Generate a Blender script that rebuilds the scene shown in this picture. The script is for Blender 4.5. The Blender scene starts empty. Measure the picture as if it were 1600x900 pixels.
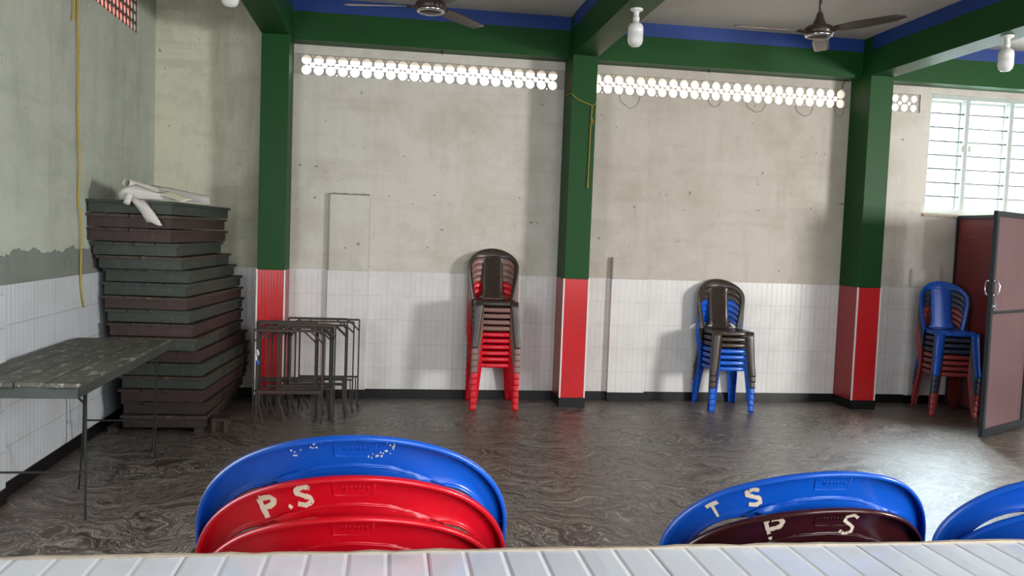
import bpy, bmesh, math, random
from mathutils import Vector, Matrix, Euler
random.seed(7)
PI = math.pi
SC = bpy.context.scene
COL = SC.collection

# ------------------------------------------------------------------ camera
F_PX = 1324.17
cam_d = bpy.data.cameras.new('camera'); cam_d.sensor_width = 36.0; cam_d.lens = 36.0 * F_PX / 1600.0
cam_d.clip_start = 0.02
cam = bpy.data.objects.new('camera', cam_d); COL.objects.link(cam)
yaw, pitch, roll = .1469, -.0604, .0372
fw = Vector((math.sin(yaw)*math.cos(pitch), math.cos(yaw)*math.cos(pitch), math.sin(pitch)))
rt = Vector((math.cos(yaw), -math.sin(yaw), 0)); up0 = rt.cross(fw)
r_ = math.cos(roll)*rt + math.sin(roll)*up0
u_ = -math.sin(roll)*rt + math.cos(roll)*up0
cam.matrix_world = Matrix(((r_.x, u_.x, -fw.x, 0), (r_.y, u_.y, -fw.y, 0), (r_.z, u_.z, -fw.z, 1.5), (0, 0, 0, 1)))
SC.camera = cam

# ------------------------------------------------------------------ world, sun, daylight through the openings
SC.view_settings.view_transform = 'Standard'
SC.view_settings.look = 'None'
SC.view_settings.exposure = 0.0
SC.view_settings.gamma = 1.0
SC.view_settings.use_curve_mapping = False
world = bpy.data.worlds.new('world'); SC.world = world; world.use_nodes = True
bg = world.node_tree.nodes['Background']
bg.inputs[0].default_value = (0.93, 0.97, 1.0, 1); bg.inputs[1].default_value = 2.9

def area(name, loc, target, sx, sy, power, color):
    l = bpy.data.lights.new(name, 'AREA'); l.shape = 'RECTANGLE'; l.size = sx; l.size_y = sy
    l.energy = power; l.color = color
    o = bpy.data.objects.new(name, l); COL.objects.link(o); o.location = loc
    o.rotation_euler = (Vector(target) - Vector(loc)).to_track_quat('-Z', 'Y').to_euler()
    return o
area('daylight_right_opening', (7.75, .9, 1.95), (1.0, 7.4, .9), 1.0, 1.0, 430, (1.0, .985, .96))
area('daylight_left_opening', (-1.85, 2.2, 1.7), (2.0, 6.5, 1.0), 1.0, 1.2, 58, (.93, .98, 1.0))
area('daylight_rear_opening', (2.2, -1.15, 2.1), (1.6, 3.0, .8), 3.2, 1.4, 112, (.92, .96, 1.0))
area('daylight_back_window', (6.75, 9.5, 4.45), (4.5, 5.0, 0), 2.4, 1.5, 5000, (.82, .92, 1.0))
sun_d = bpy.data.lights.new('sun', 'SUN'); sun_d.energy = 6.0; sun_d.angle = math.radians(2); sun_d.color = (1, .96, .9)
sun = bpy.data.objects.new('sun', sun_d); COL.objects.link(sun)
sun.rotation_euler = Vector((-0.45, 0.75, -1.1)).to_track_quat('-Z', 'Y').to_euler()

# ------------------------------------------------------------------ material helpers
class NT:
    def __init__(s, name):
        s.m = bpy.data.materials.new(name); s.m.use_nodes = True
        s.n = s.m.node_tree.nodes; s.l = s.m.node_tree.links
        s.b = s.n['Principled BSDF']; s.out = s.n['Material Output']
    def add(s, t, **kw):
        n = s.n.new(t)
        for k, v in kw.items(): setattr(n, k, v)
        return n
    def link(s, a, b): s.l.new(a, b)
    def coord(s, scale=(1, 1, 1), kind='Object'):
        tc = s.add('ShaderNodeTexCoord'); mp = s.add('ShaderNodeMapping'); mp.inputs['Scale'].default_value = scale
        s.link(tc.outputs[kind], mp.inputs[0]); return mp.outputs[0]
    def noise(s, vec, scale, detail=4, rough=.55, dist=0):
        n = s.add('ShaderNodeTexNoise'); n.inputs['Scale'].default_value = scale; n.inputs['Detail'].default_value = detail
        n.inputs['Roughness'].default_value = rough; n.inputs['Distortion'].default_value = dist
        s.link(vec, n.inputs['Vector']); return n.outputs['Fac']
    def ramp(s, fac, stops):
        r = s.add('ShaderNodeValToRGB'); e = r.color_ramp.elements
        while len(e) < len(stops): e.new(.5)
        for i, (p, c) in enumerate(stops):
            e[i].position = p; e[i].color = (c[0], c[1], c[2], 1) if hasattr(c, '__len__') else (c, c, c, 1)
        s.link(fac, r.inputs[0]); return r.outputs[0]
    def mix(s, fac, a, b, mode='MIX'):
        n = s.add('ShaderNodeMix', data_type='RGBA', blend_type=mode)
        for v, i in ((fac, 0), (a, 6), (b, 7)):
            if hasattr(v, 'is_output'): s.link(v, n.inputs[i])
            elif i == 0: n.inputs[0].default_value = v
            else: n.inputs[i].default_value = (v[0], v[1], v[2], 1)
        return n.outputs[2]
    def math(s, op, a, b=0.0, c=None):
        n = s.add('ShaderNodeMath', operation=op)
        for i, v in enumerate((a, b) if c is None else (a, b, c)):
            if hasattr(v, 'is_output'): s.link(v, n.inputs[i])
            else: n.inputs[i].default_value = v
        return n.outputs[0]
    def xyz(s, vec):
        n = s.add('ShaderNodeSeparateXYZ'); s.link(vec, n.inputs[0]); return n.outputs
    def bump(s, h, dist=.01, strength=1.0, prev=None):
        n = s.add('ShaderNodeBump'); n.inputs['Distance'].default_value = dist; n.inputs['Strength'].default_value = strength
        s.link(h, n.inputs['Height'])
        if prev: s.link(prev, n.inputs['Normal'])
        return n.outputs[0]
    def set(s, color=None, rough=None, normal=None, metal=None, spec=None):
        for k, v in (('Base Color', color), ('Roughness', rough), ('Normal', normal), ('Metallic', metal), ('Specular IOR Level', spec)):
            if v is None: continue
            if hasattr(v, 'is_output'): s.link(v, s.b.inputs[k])
            elif hasattr(v, '__len__'): s.b.inputs[k].default_value = (v[0], v[1], v[2], 1)
            else: s.b.inputs[k].default_value = v
        return s.m
def srgb(r, g, b):
    return tuple(((c/255)/12.92 if c/255 <= .04045 else ((c/255+.055)/1.055)**2.4) for c in (r, g, b))

def plain(name, col, rough=.5, metal=0, var=.15, scale=12, bumpd=0.0, spec=.5):
    t = NT(name); v = t.coord(); n = t.noise(v, scale, 4)
    c = t.mix(n, tuple(x*(1-var) for x in col), tuple(min(1, x*(1+var)) for x in col))
    nm = t.bump(n, bumpd) if bumpd else None
    return t.set(c, rough, nm, metal, spec)

def plaster(name, base, stain, streak=.5):
    t = NT(name); v = t.coord()
    amt = streak; big = t.noise(v, 1.1, 5, .6); mid = t.noise(v, 4.5, 6, .65); fine = t.noise(v, 38, 4, .6)
    vs = t.coord((5, 5, .55)); st = t.noise(vs, 1.6, 5, .6)
    hs = t.coord((.8, .8, 7)); st2 = t.noise(hs, 1.2, 4, .6)
    f = t.math('ADD', t.math('MULTIPLY', big, .5), t.math('MULTIPLY', mid, .5))
    c = t.mix(t.ramp(f, [(.46, 0), (.68, .75)]), base, stain)
    c = t.mix(t.math('MULTIPLY', t.ramp(st, [(.5, 0), (.72, 1)]), streak), c, stain)
    c = t.mix(t.math('MULTIPLY', t.ramp(st2, [(.54, 0), (.72, 1)]), streak*.6), c, tuple(x*.8 for x in stain))
    c = t.mix(t.ramp(fine, [(.64, 0), (.75, .35)]), c, tuple(x*.5 for x in stain))
    sp = t.noise(v, 21, 2, .5)
    c = t.mix(t.ramp(sp, [(.74, 0), (.76, .7)]), c, tuple(x*.25 for x in stain))
    h = t.math('ADD', t.math('MULTIPLY', mid, .6), t.math('MULTIPLY', fine, .18))
    return t.set(c, .85, t.bump(h, .02, .8))

def tiles(name, axis, base, grout, pitch=.3048, h=.218, z0=.056, rough=.22, ribs=6, ribdark=.28, depth=.0012, dirt=(.42, .40, .37), gw=.0022, jo=.5):
    """ribbed wall tile: joints every pitch along the axis and every h in z, ribs between"""
    t = NT(name); v = t.coord(); X = t.xyz(v)
    a = X[axis]; z = X[2]
    def cell(val, p, off=0.0):
        return t.math('MODULO', t.math('ADD', t.math('SUBTRACT', val, off), p*200), p)
    ca = cell(a, pitch)
    ja = t.math('LESS_THAN', ca, gw*.8)
    if axis == 2 or h is None: jz = t.math('LESS_THAN', a, -999)
    else: jz = t.math('LESS_THAN', cell(z, h, z0), gw*1.25)
    j = t.math('MAXIMUM', ja, jz)
    rp = pitch/ribs
    cr = t.math('DIVIDE', cell(a, rp), rp)
    rib = t.ramp(cr, [(0, 0), (.10, .85), (.5, 1), (.90, .85), (1, 0)])
    n = t.noise(v, 3, 5, .6); nf = t.noise(v, 30, 3)
    c = t.mix(t.ramp(n, [(.45, 0), (.8, .45)]), base, dirt)
    c = t.mix(t.math('MULTIPLY', t.math('SUBTRACT', 1.0, t.ramp(cr, [(0, 0), (.06, 1), (.94, 1), (1, 0)])), ribdark), c, tuple(x*.55 for x in base))
    c = t.mix(t.math('MULTIPLY', j, jo), c, grout)
    c = t.mix(t.ramp(nf, [(.7, 0), (.8, .5)]), c, dirt)
    hh = t.math('SUBTRACT', rib, t.math('MULTIPLY', j, .8))
    return t.set(c, rough, t.bump(hh, depth, .8))

M = {}
M['wall_back'] = plaster('wall_paint_warm', srgb(204, 199, 190), srgb(178, 169, 155), .35)
M['wall_middle_dimmed'] = plaster('wall_paint_middle_bay_dimmed', srgb(190, 183, 172), srgb(166, 156, 141), .4)  # browner middle bay, colour darkened to offset the strong light there
M['wall_corner'] = plaster('wall_paint_aged', srgb(208, 205, 184), srgb(164, 160, 138), .6)
M['wall_left'] = plaster('wall_paint_greenish', srgb(178, 184, 170), srgb(146, 153, 137), .45)
M['ceiling'] = plain('ceiling_white', srgb(186, 182, 176), .9, var=.05, scale=3)
M['tile_back'] = tiles('tile_white_back', 0, srgb(218, 215, 213), srgb(150, 145, 138))
M['tile_left'] = tiles('tile_white_side', 1, srgb(205, 210, 216), srgb(96, 96, 94), gw=.003, ribdark=.38, depth=.0018)
M['tile_counter'] = tiles('tile_counter', 0, srgb(226, 230, 238), srgb(130, 126, 120), pitch=.3048, h=None, rough=.13, depth=.003, jo=.7)
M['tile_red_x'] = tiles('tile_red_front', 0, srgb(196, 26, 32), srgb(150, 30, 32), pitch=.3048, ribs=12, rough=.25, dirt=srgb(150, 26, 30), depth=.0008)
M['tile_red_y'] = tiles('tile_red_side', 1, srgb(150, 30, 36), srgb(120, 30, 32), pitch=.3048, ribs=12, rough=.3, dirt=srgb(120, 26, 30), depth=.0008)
M['green'] = plain('green_gloss_paint', srgb(18, 68, 24), .5, var=.12, scale=3, bumpd=.003, spec=.22)
M['blue_band'] = plain('blue_cornice_paint', srgb(8, 52, 124), .55, var=.1, scale=3)
M['black_base'] = plain('black_skirting_tile', srgb(12, 12, 14), .35, var=.3, scale=6)
M['white_trim'] = plain('white_edge_trim', srgb(228, 222, 216), .4, var=.05)
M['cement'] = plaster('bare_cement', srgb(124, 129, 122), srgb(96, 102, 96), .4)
M['brick'] = plain('pink_brick_render', srgb(150, 74, 64), .9, var=.3, scale=2)
M['salmon'] = plain('salmon_render', srgb(238, 205, 188), .9, var=.12, scale=2)
M['ground'] = plain('outdoor_ground', srgb(150, 140, 125), .95, var=.15, scale=2)
M['grille'] = plain('grille_cement', srgb(170, 166, 158), .8, var=.2, scale=18, bumpd=.002)
M['grille_dark'] = plain('grille_cement_weathered', srgb(92, 74, 66), .85, var=.35, scale=18, bumpd=.002)
M['alum'] = plain('window_paint_grey', srgb(172, 180, 176), .45, var=.08)
M['bar'] = plain('window_bar_iron', srgb(92, 96, 98), .5, var=.1)
M['door_alum'] = plain('dark_aluminium', srgb(44, 50, 56), .32, .35, var=.12)
M['chrome'] = plain('chrome', srgb(205, 208, 212), .18, 1.0, var=.03)
M['white_plastic'] = plain('white_plastic', srgb(214, 214, 210), .35, var=.04)
M['rust'] = plain('rusty_iron', srgb(62, 52, 46), .6, .3, var=.45, scale=30, bumpd=.002)
M['iron_dark'] = plain('dark_iron', srgb(46, 48, 46), .55, .4, var=.35, scale=30)
M['fan'] = plain('fan_brown_enamel', srgb(58, 46, 44), .35, .2, var=.15)
M['rope'] = plain('yellow_rope', srgb(176, 148, 62), .8, var=.25, scale=60)
M['wire'] = plain('thin_dark_wire', srgb(60, 56, 52), .6)
M['paper'] = plain('aged_paper', srgb(196, 190, 186), .8, var=.08, scale=9)
M['paper_cream'] = plain('cream_paper', srgb(222, 218, 192), .8, var=.06, scale=9)
M['cloth_white'] = plain('white_rag', srgb(205, 205, 205), .9)
M['cloth_blue'] = plain('blue_rag', srgb(40, 90, 170), .9)
M['letter'] = plain('painted_letter_cream', srgb(226, 208, 184), .6, var=.12, scale=90)
M['mortar'] = plain('counter_edge_mortar', srgb(186, 172, 152), .85, var=.3, scale=25, bumpd=.004)

def floor_mat():
    t = NT('swirled_stone_floor'); v = t.coord((1, 1, 1))
    d1 = t.add('ShaderNodeTexNoise'); d1.inputs['Scale'].default_value = 1.25; d1.inputs['Detail'].default_value = 3
    t.link(v, d1.inputs['Vector'])
    off = t.add('ShaderNodeVectorMath', operation='MULTIPLY_ADD'); t.link(d1.outputs['Color'], off.inputs[0])
    off.inputs[1].default_value = (1.5, 1.5, 0); t.link(v, off.inputs[2])
    mp = t.add('ShaderNodeMapping'); mp.inputs['Rotation'].default_value = (0, 0, .35); mp.inputs['Scale'].default_value = (.9, 2.9, 1)
    t.link(off.outputs[0], mp.inputs[0])
    a = t.noise(mp.outputs[0], 5.6, 10, .70, 1.0)
    mp2 = t.add('ShaderNodeMapping'); mp2.inputs['Rotation'].default_value = (0, 0, .55); mp2.inputs['Scale'].default_value = (1.3, 4.6, 1)
    t.link(off.outputs[0], mp2.inputs[0])
    b = t.noise(mp2.outputs[0], 4.6, 9, .62, 1.3)
    base = t.ramp(a, [(.36, srgb(44, 38, 35)), (.46, srgb(70, 62, 57)), (.54, srgb(94, 86, 80)), (.66, srgb(132, 124, 117))])
    vein = t.ramp(b, [(.500, 0), (.512, .95), (.530, 0), (1, 0)])
    c = t.mix(vein, base, srgb(190, 180, 170))
    v2 = t.ramp(b, [(.60, 0), (.615, .8), (.635, 0), (1, 0)]); c = t.mix(v2, c, srgb(160, 150, 142))
    dv = t.ramp(b, [(.36, .7), (.45, 0), (1, 0)])
    c = t.mix(dv, c, srgb(40, 35, 32))
    big = t.noise(v, .8, 3)
    c = t.mix(t.ramp(big, [(.4, 0), (.7, .4)]), c, srgb(92, 72, 60))
    X = t.xyz(v)
    jx = t.math('LESS_THAN', t.math('MODULO', t.math('ADD', X[0], 60.25), .61), .0035)
    jy = t.math('LESS_THAN', t.math('MODULO', t.math('ADD', X[1], 60.1), .61), .0035)
    j = t.math('MAXIMUM', jx, jy)
    c = t.mix(t.math('MULTIPLY', j, .4), c, srgb(60, 54, 50))
    rg = t.ramp(a, [(.3, .34), (.7, .48)])
    return t.set(c, rg, t.bump(t.math('SUBTRACT', a, j), .0015, .5))
M['floor'] = floor_mat()

def plastic(name, col, rough=.3, weave=False, scuff=.12):
    t = NT(name); v = t.coord(); n = t.noise(v, 9, 5, .6); f = t.noise(v, 60, 3, .6)
    c = t.mix(t.ramp(n, [(.35, 0), (.75, .35)]), col, tuple(x*.62 for x in col))
    c = t.mix(t.ramp(f, [(.72, 0), (.8, scuff)]), c, (.6, .6, .58))
    r = t.ramp(n, [(.3, rough*.8), (.7, rough*1.25)])
    nm = None
    if weave:
        X = t.xyz(v)
        w = .0215; hh = .0165
        row = t.math('FLOOR', t.math('DIVIDE', X[2], hh))
        par = t.math('MULTIPLY', t.math('MODULO', t.math('ADD', row, 200), 2), w*.5)
        cx = t.math('MODULO', t.math('ADD', t.math('ADD', X[0], par), 3.1), w)
        cz = t.math('MODULO', t.math('ADD', X[2], hh*200), hh)
        sx = t.math('SINE', t.math('MULTIPLY', cx, PI/w)); sz = t.math('SINE', t.math('MULTIPLY', cz, PI/hh))
        h = t.math('MULTIPLY', sx, sz)
        inside = t.math('LESS_THAN', t.math('ABSOLUTE', X[0]), .066)
        h = t.math('MULTIPLY', h, inside)
        nm = t.bump(h, .012, 1.0); c = t.mix(t.math('MULTIPLY', t.math('POWER', h, 2.0), .5), c, tuple(min(1, x*3+.03) for x in col))  # lighter cell crowns: gloss highlights painted into the weave colour
    return t.set(c, r, nm)
def pset(n, col, rough=.3): M['pl_'+n] = plastic('plastic_'+n, col, rough); M['pw_'+n] = plastic('plastic_weave_'+n, col, rough*.6, True)
pset('dark', srgb(58, 48, 42), .3); pset('brown', srgb(128, 92, 84), .35); pset('red', srgb(206, 14, 34), .28)
pset('blue', srgb(12, 84, 190), .3); pset('maroon', srgb(58, 20, 22), .22); pset('brick', srgb(150, 58, 58), .35); pset('slate', srgb(44, 56, 78), .35)
M['holes'] = plain('hole_dark', srgb(22, 20, 20), .8)

def board_mat(name, col, worn, amount=.5, th=(.60, .68)):
    t = NT(name); v = t.coord((1, 1, 1)); vs = t.coord((14, 1.2, 14)); gr = t.noise(vs, 3, 6, .65)
    n = t.noise(v, 5, 6, .65); sc = t.noise(t.coord((7, 2.6, 5)), 3.2, 8, .72)
    c = t.mix(t.ramp(n, [(.35, 0), (.7, .8)]), col, tuple(x*.5 for x in col))
    c = t.mix(t.ramp(gr, [(.5, 0), (.7, .5)]), c, tuple(x*.55 for x in col))
    c = t.mix(t.ramp(sc, [(th[0], 0), (th[1], amount)]), c, worn)
    return t.set(c, .62, t.bump(gr, .004, .8))
M['bd_green'] = board_mat('board_green_paint', srgb(58, 65, 58), srgb(112, 98, 82), .5)
M['bd_maroon'] = board_mat('board_maroon_paint', srgb(62, 44, 41), srgb(104, 84, 70), .4)
M['bd_brown'] = board_mat('board_brown_paint', srgb(54, 43, 38), srgb(104, 84, 64), .4)
M['bd_top'] = board_mat('board_worn_top', srgb(78, 76, 67), srgb(160, 157, 146), .7, (.53, .63))
M['bd_edge'] = board_mat('board_edge_wood', srgb(70, 58, 48), srgb(156, 112, 72), .6)

def laminate(name, col):
    t = NT(name); n = t.noise(t.coord((16, 16, .9)), 3, 6, .65); v = t.coord(); m = t.noise(v, 2.5, 4)
    c = t.mix(t.ramp(n, [(.35, 0), (.7, .6)]), col, tuple(x*.62 for x in col))
    c = t.mix(t.ramp(m, [(.5, 0), (.8, .4)]), c, tuple(min(1, x*1.4) for x in col))
    return t.set(c, .28, t.bump(n, .0015, .5))
M['laminate'] = laminate('door_laminate', srgb(104, 78, 82))
def laminate_h():
    t = NT('partition_laminate'); n = t.noise(t.coord((1, 1, 34)), 2.2, 6, .7)
    c = t.mix(t.ramp(n, [(.35, 0), (.7, .7)]), srgb(132, 52, 52), srgb(84, 34, 38))
    s = t.noise(t.coord((1, 1.5, 1.5)), 3, 8, .8); c = t.mix(t.ramp(s, [(.66, 0), (.68, .5), (.70, 0)]), c, srgb(190, 150, 150))
    return t.set(c, .4, t.bump(n, .002, .6))
M['partition'] = laminate_h()
def frosted():
    t = NT('frosted_glass'); tr = t.add('ShaderNodeBsdfTransparent'); tl = t.add('ShaderNodeBsdfTranslucent'); gl = t.add('ShaderNodeBsdfGlossy')
    n = t.noise(t.coord(), 42, 3, .6); c = t.ramp(n, [(.4, (.78, .86, .86)), (.6, (1, 1, 1))])
    t.link(c, tr.inputs[0]); t.link(c, tl.inputs[0]); gl.inputs['Roughness'].default_value = .15
    m = t.add('ShaderNodeMixShader'); m.inputs[0].default_value = .12; t.link(tr.outputs[0], m.inputs[1]); t.link(tl.outputs[0], m.inputs[2])
    m2 = t.add('ShaderNodeMixShader'); m2.inputs[0].default_value = .05; t.link(m.outputs[0], m2.inputs[1]); t.link(gl.outputs[0], m2.inputs[2])
    t.link(m2.outputs[0], t.out.inputs[0]); return t.m
M['frosted'] = frosted()
def bulbglass():
    t = NT('bulb_diffuser'); t.set((.86, .87, .86), .12); t.b.inputs['Transmission Weight'].default_value = .35; return t.m
M['bulb'] = bulbglass()

# ------------------------------------------------------------------ mesh helpers
def box(bm, lo, hi, mi=0, rot=None, bevel=0):
    v = [Vector((x, y, z)) for x in (lo[0], hi[0]) for y in (lo[1], hi[1]) for z in (lo[2], hi[2])]
    vs = [bm.verts.new(rot @ p if rot else p) for p in v]
    fs = []
    for a in ((0, 1, 3, 2), (4, 6, 7, 5), (0, 4, 5, 1), (2, 3, 7, 6), (0, 2, 6, 4), (1, 5, 7, 3)):
        f = bm.faces.new([vs[i] for i in a]); f.material_index = mi; fs.append(f)
    if bevel:
        es = list({e for f in fs for e in f.edges})
        bmesh.ops.bevel(bm, geom=es, offset=bevel, segments=2, affect='EDGES')
def tube(bm, pts, r, n=8, mi=0, caps=True, radii=None):
    pts = [Vector(p) for p in pts]; rings = []; prev = None
    for i, p in enumerate(pts):
        t = (pts[min(i+1, len(pts)-1)] - pts[max(i-1, 0)]).normalized()
        if prev is None:
            a = t.cross(Vector((0, 0, 1)))
            if a.length < .1: a = t.cross(Vector((0, 1, 0)))
            a.normalize()
        else: a = (prev - t*prev.dot(t)).normalized()
        prev = a; b = t.cross(a); rr = radii[i] if radii else r
        rings.append([bm.verts.new(p + (a*math.cos(2*PI*(k+.5)/n) + b*math.sin(2*PI*(k+.5)/n))*rr) for k in range(n)])
    for i in range(len(rings)-1):
        for k in range(n):
            f = bm.faces.new((rings[i][k], rings[i][(k+1) % n], rings[i+1][(k+1) % n], rings[i+1][k])); f.material_index = mi
            f.smooth = n > 4
    if caps:
        bm.faces.new(rings[0][::-1]).material_index = mi; bm.faces.new(rings[-1]).material_index = mi
def lathe(bm, prof, n=20, mi=0, c=(0, 0, 0), mat=None):
    rings = []
    for r, z in prof:
        rings.append([bm.verts.new((mat or Matrix()) @ Vector((c[0]+max(r, 1e-4)*math.cos(2*PI*k/n), c[1]+max(r, 1e-4)*math.sin(2*PI*k/n), c[2]+z))) for k in range(n)])
    for i in range(len(rings)-1):
        for k in range(n):
            f = bm.faces.new((rings[i][k], rings[i][(k+1) % n], rings[i+1][(k+1) % n], rings[i+1][k])); f.smooth = True; f.material_index = mi
def grid(bm, rows, mi=0, smooth=True, closed=False):
    vs = [[bm.verts.new(p) for p in r] for r in rows]
    for i in range(len(vs)-1):
        m = len(vs[i]) if closed else len(vs[i])-1
        for j in range(m):
            k = (j+1) % len(vs[i])
            f = bm.faces.new((vs[i][j], vs[i][k], vs[i+1][k], vs[i+1][j])); f.smooth = smooth; f.material_index = mi
    return vs
def obj(name, bm, mats, parent=None, solid=0, off=0.0, bevel=0):
    me = bpy.data.meshes.new(name)
    bmesh.ops.recalc_face_normals(bm, faces=bm.faces)
    bm.to_mesh(me); bm.free()
    for m in (mats if isinstance(mats, (list, tuple)) else [mats]): me.materials.append(m)
    o = bpy.data.objects.new(name, me); COL.objects.link(o)
    if parent: o.parent = parent
    if solid:
        s = o.modifiers.new('thickness', 'SOLIDIFY'); s.thickness = solid; s.offset = off
    if bevel:
        b = o.modifiers.new('edge', 'BEVEL'); b.width = bevel; b.segments = 2; b.limit_method = 'ANGLE'
    return o
def tag(o, label, cat, group=None):
    o['label'] = label; o['category'] = cat
    if group: o['group'] = group
    return o
def thing(name, label, cat, loc=(0, 0, 0), rz=0, group=None):
    o = bpy.data.objects.new(name, None); COL.objects.link(o); o.location = loc; o.rotation_euler = (0, 0, rz)
    o.empty_display_size = .1
    return tag(o, label, cat, group)
def struct(name, bm, mats, parent=None, bevel=0):
    o = obj(name, bm, mats, parent, bevel=bevel)
    if parent is None: o['kind'] = 'structure'
    return o
def copy_tree(o, parent=None):
    c = o.copy(); COL.objects.link(c)
    if parent: c.parent = parent
    for ch in o.children: copy_tree(ch, c)
    return c
def B(): return bmesh.new()

# ------------------------------------------------------------------ room constants
XL, XR, YB, YR, ZC, ZT, ZB0 = -2.0, 8.0, 7.687, -1.35, 3.461, 1.146, .084
COLS = [(-1.081, -.855), (1.551, 1.774), (4.351, 4.58)]
YF = 7.347; ZBM = 3.103
VZ0, VZ1 = 2.848, 3.024
WX0, WX1, WZ0, WZ1 = 5.195, 7.0, 1.881, 3.045

# ------------------------------------------------------------------ shell
bm = B(); box(bm, (XL, YR-.2, -.12), (XR, YB+.2, 0)); struct('floor', bm, M['floor'])
bm = B(); box(bm, (XL-.1, YR-1.0, ZC), (XR+1.0, YB+.22, ZC+.15)); struct('ceiling', bm, M['ceiling'])
# back wall with its openings (corner bay is one aged paint, the rest warm white, dimmed in the middle bay to offset its light)
bm = B()
box(bm, (XL-.2, YB, -.12), (COLS[0][0]+.05, YB+.2, ZC), 1)
xa, xb, xc = COLS[0][0]+.05, COLS[1][0]+.1, COLS[2][0]+.1
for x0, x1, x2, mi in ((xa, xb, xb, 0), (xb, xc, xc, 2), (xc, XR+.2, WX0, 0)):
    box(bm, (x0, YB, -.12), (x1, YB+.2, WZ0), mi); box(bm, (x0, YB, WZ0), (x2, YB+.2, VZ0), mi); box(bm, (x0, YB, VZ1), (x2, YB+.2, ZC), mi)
box(bm, (COLS[0][0]+.05, YB, VZ0), (COLS[0][1]-.0, YB+.2, VZ1))
box(bm, (COLS[1][0], YB, VZ0), (COLS[1][1], YB+.2, VZ1))
box(bm, (COLS[2][0], YB, VZ0), (COLS[2][1], YB+.2, VZ1))
box(bm, (5.085, YB, VZ0), (WX0, YB+.2, VZ1))
box(bm, (WX1, YB, WZ0), (XR+.2, YB+.2, ZC))
box(bm, (WX0, YB, WZ1), (WX1, YB+.2, ZC))
struct('wall_back', bm, [M['wall_back'], M['wall_corner'], M['wall_middle_dimmed']])
# left wall: opening nearer the viewer, grille hole high up
LV0, LV1, LVZ0, LVZ1 = 6.05, 7.165, 2.985, 3.30
bm = B()
box(bm, (XL-.06, 3.2, -.12), (XL, YB, LVZ0)); box(bm, (XL-.06, 3.2, LVZ1), (XL, YB, ZC))
box(bm, (XL-.06, 3.2, LVZ0), (XL, LV0, LVZ1)); box(bm, (XL-.06, LV1, LVZ0), (XL, YB, LVZ1))
box(bm, (XL-.06, YR, -.12), (XL, 3.2, .9)); box(bm, (XL-.06, YR, 2.5), (XL, 3.2, ZC)); box(bm, (XL-.06, YR, .9), (XL, 1.2, 2.5))
struct('wall_left', bm, M['wall_left'])
bm = B()
box(bm, (XR, YR, -.12), (XR+.2, .1, ZC)); box(bm, (XR, 1.7, -.12), (XR+.2, YB, ZC)); box(bm, (XR, .1, 2.7), (XR+.2, 1.7, ZC)); box(bm, (XR, .1, -.12), (XR+.2, 1.7, 1.1))
struct('wall_right', bm, M['wall_back'])
bm = B()
box(bm, (XL-.2, YR-.2, -.12), (.4, YR, ZC)); box(bm, (4.4, YR-.2, -.12), (XR+.2, YR, ZC)); box(bm, (.4, YR-.2, -.12), (4.4, YR, 1.0)); box(bm, (.4, YR-.2, 2.9), (4.4, YR, ZC))
struct('wall_rear', bm, M['wall_back'])

# wainscot tiles and skirtings
def seg(x0, x1, y=YB, t=.008):
    pass
bays = [(XL, COLS[0][0]), (COLS[0][1], COLS[1][0]), (COLS[1][1], COLS[2][0]), (COLS[2][1], XR)]
n_tr = 1
for i, (a, b) in enumerate(bays):
    bm = B(); box(bm, (a+.001, YB-.008, ZB0), (b-.001, YB-.0005, ZT))
    struct('trim_%d' % n_tr, bm, M['tile_back']); n_tr += 1
bm = B()
for a, b in bays: box(bm, (a+.001, YB-.012, .001), (b-.001, YB-.0005, ZB0-.0005))
struct('baseboard_back', bm, M['black_base'])
bm = B(); box(bm, (XL+.0005, 3.2, ZB0), (XL+.008, YB-.013, ZT)); struct('trim_%d' % n_tr, bm, M['tile_left']); n_tr += 1
bm = B(); box(bm, (XL+.0005, 3.2, .001), (XL+.012, YB-.013, ZB0-.0005)); struct('baseboard_left', bm, M['black_base'])
# tile-faced strip standing proud at the near end of the left wall
bm = B(); box(bm, (XL+.009, 3.2, ZB0), (XL+.045, 4.72, 1.10)); struct('trim_%d' % n_tr, bm, M['tile_left']); n_tr += 1
bm = B(); box(bm, (XL+.013, 3.2, .001), (XL+.05, 4.725, ZB0-.001)); struct('trim_%d' % n_tr, bm, M['black_base']); n_tr += 1
# ragged cement band above the side tiles
bm = B(); top = []; bot = []
N = 150
for k in range(N+1):
    y = 3.2 + (YB-.02-3.2)*k/N
    z = 1.315 + .012*math.sin(y*9) + .010*math.sin(y*23+1) + random.uniform(-.010, .010)
    top.append((XL+.006, y, z)); bot.append((XL+.006, y, ZT+.001))
grid(bm, [[(XL+.0005, p[1], p[2]) for p in top], top, bot], smooth=False)
struct('trim_%d' % n_tr, bm, M['cement']); n_tr += 1

# pilasters: low plaster-and-tile piers on the back wall
for (x0, x1, zt, dp) in ((-.520, -.172, 1.815, .045), (2.062, 2.412, 1.345, .055), (5.09, 5.40, 1.335, .04)):
    bm = B(); box(bm, (x0, YB-dp, ZT+.001), (x1, YB-.0005, zt), bevel=.008); struct('trim_%d' % n_tr, bm, M['wall_middle_dimmed'] if 2 < x0 < 3 else M['wall_back']); n_tr += 1
    bm = B(); box(bm, (x0, YB-dp-.008, ZB0), (x1, YB-.009, ZT)); struct('trim_%d' % n_tr, bm, M['tile_back']); n_tr += 1
    bm = B(); box(bm, (x0-.002, YB-dp-.012, .001), (x1+.002, YB-.013, ZB0-.0005)); struct('trim_%d' % n_tr, bm, M['black_base']); n_tr += 1

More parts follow.
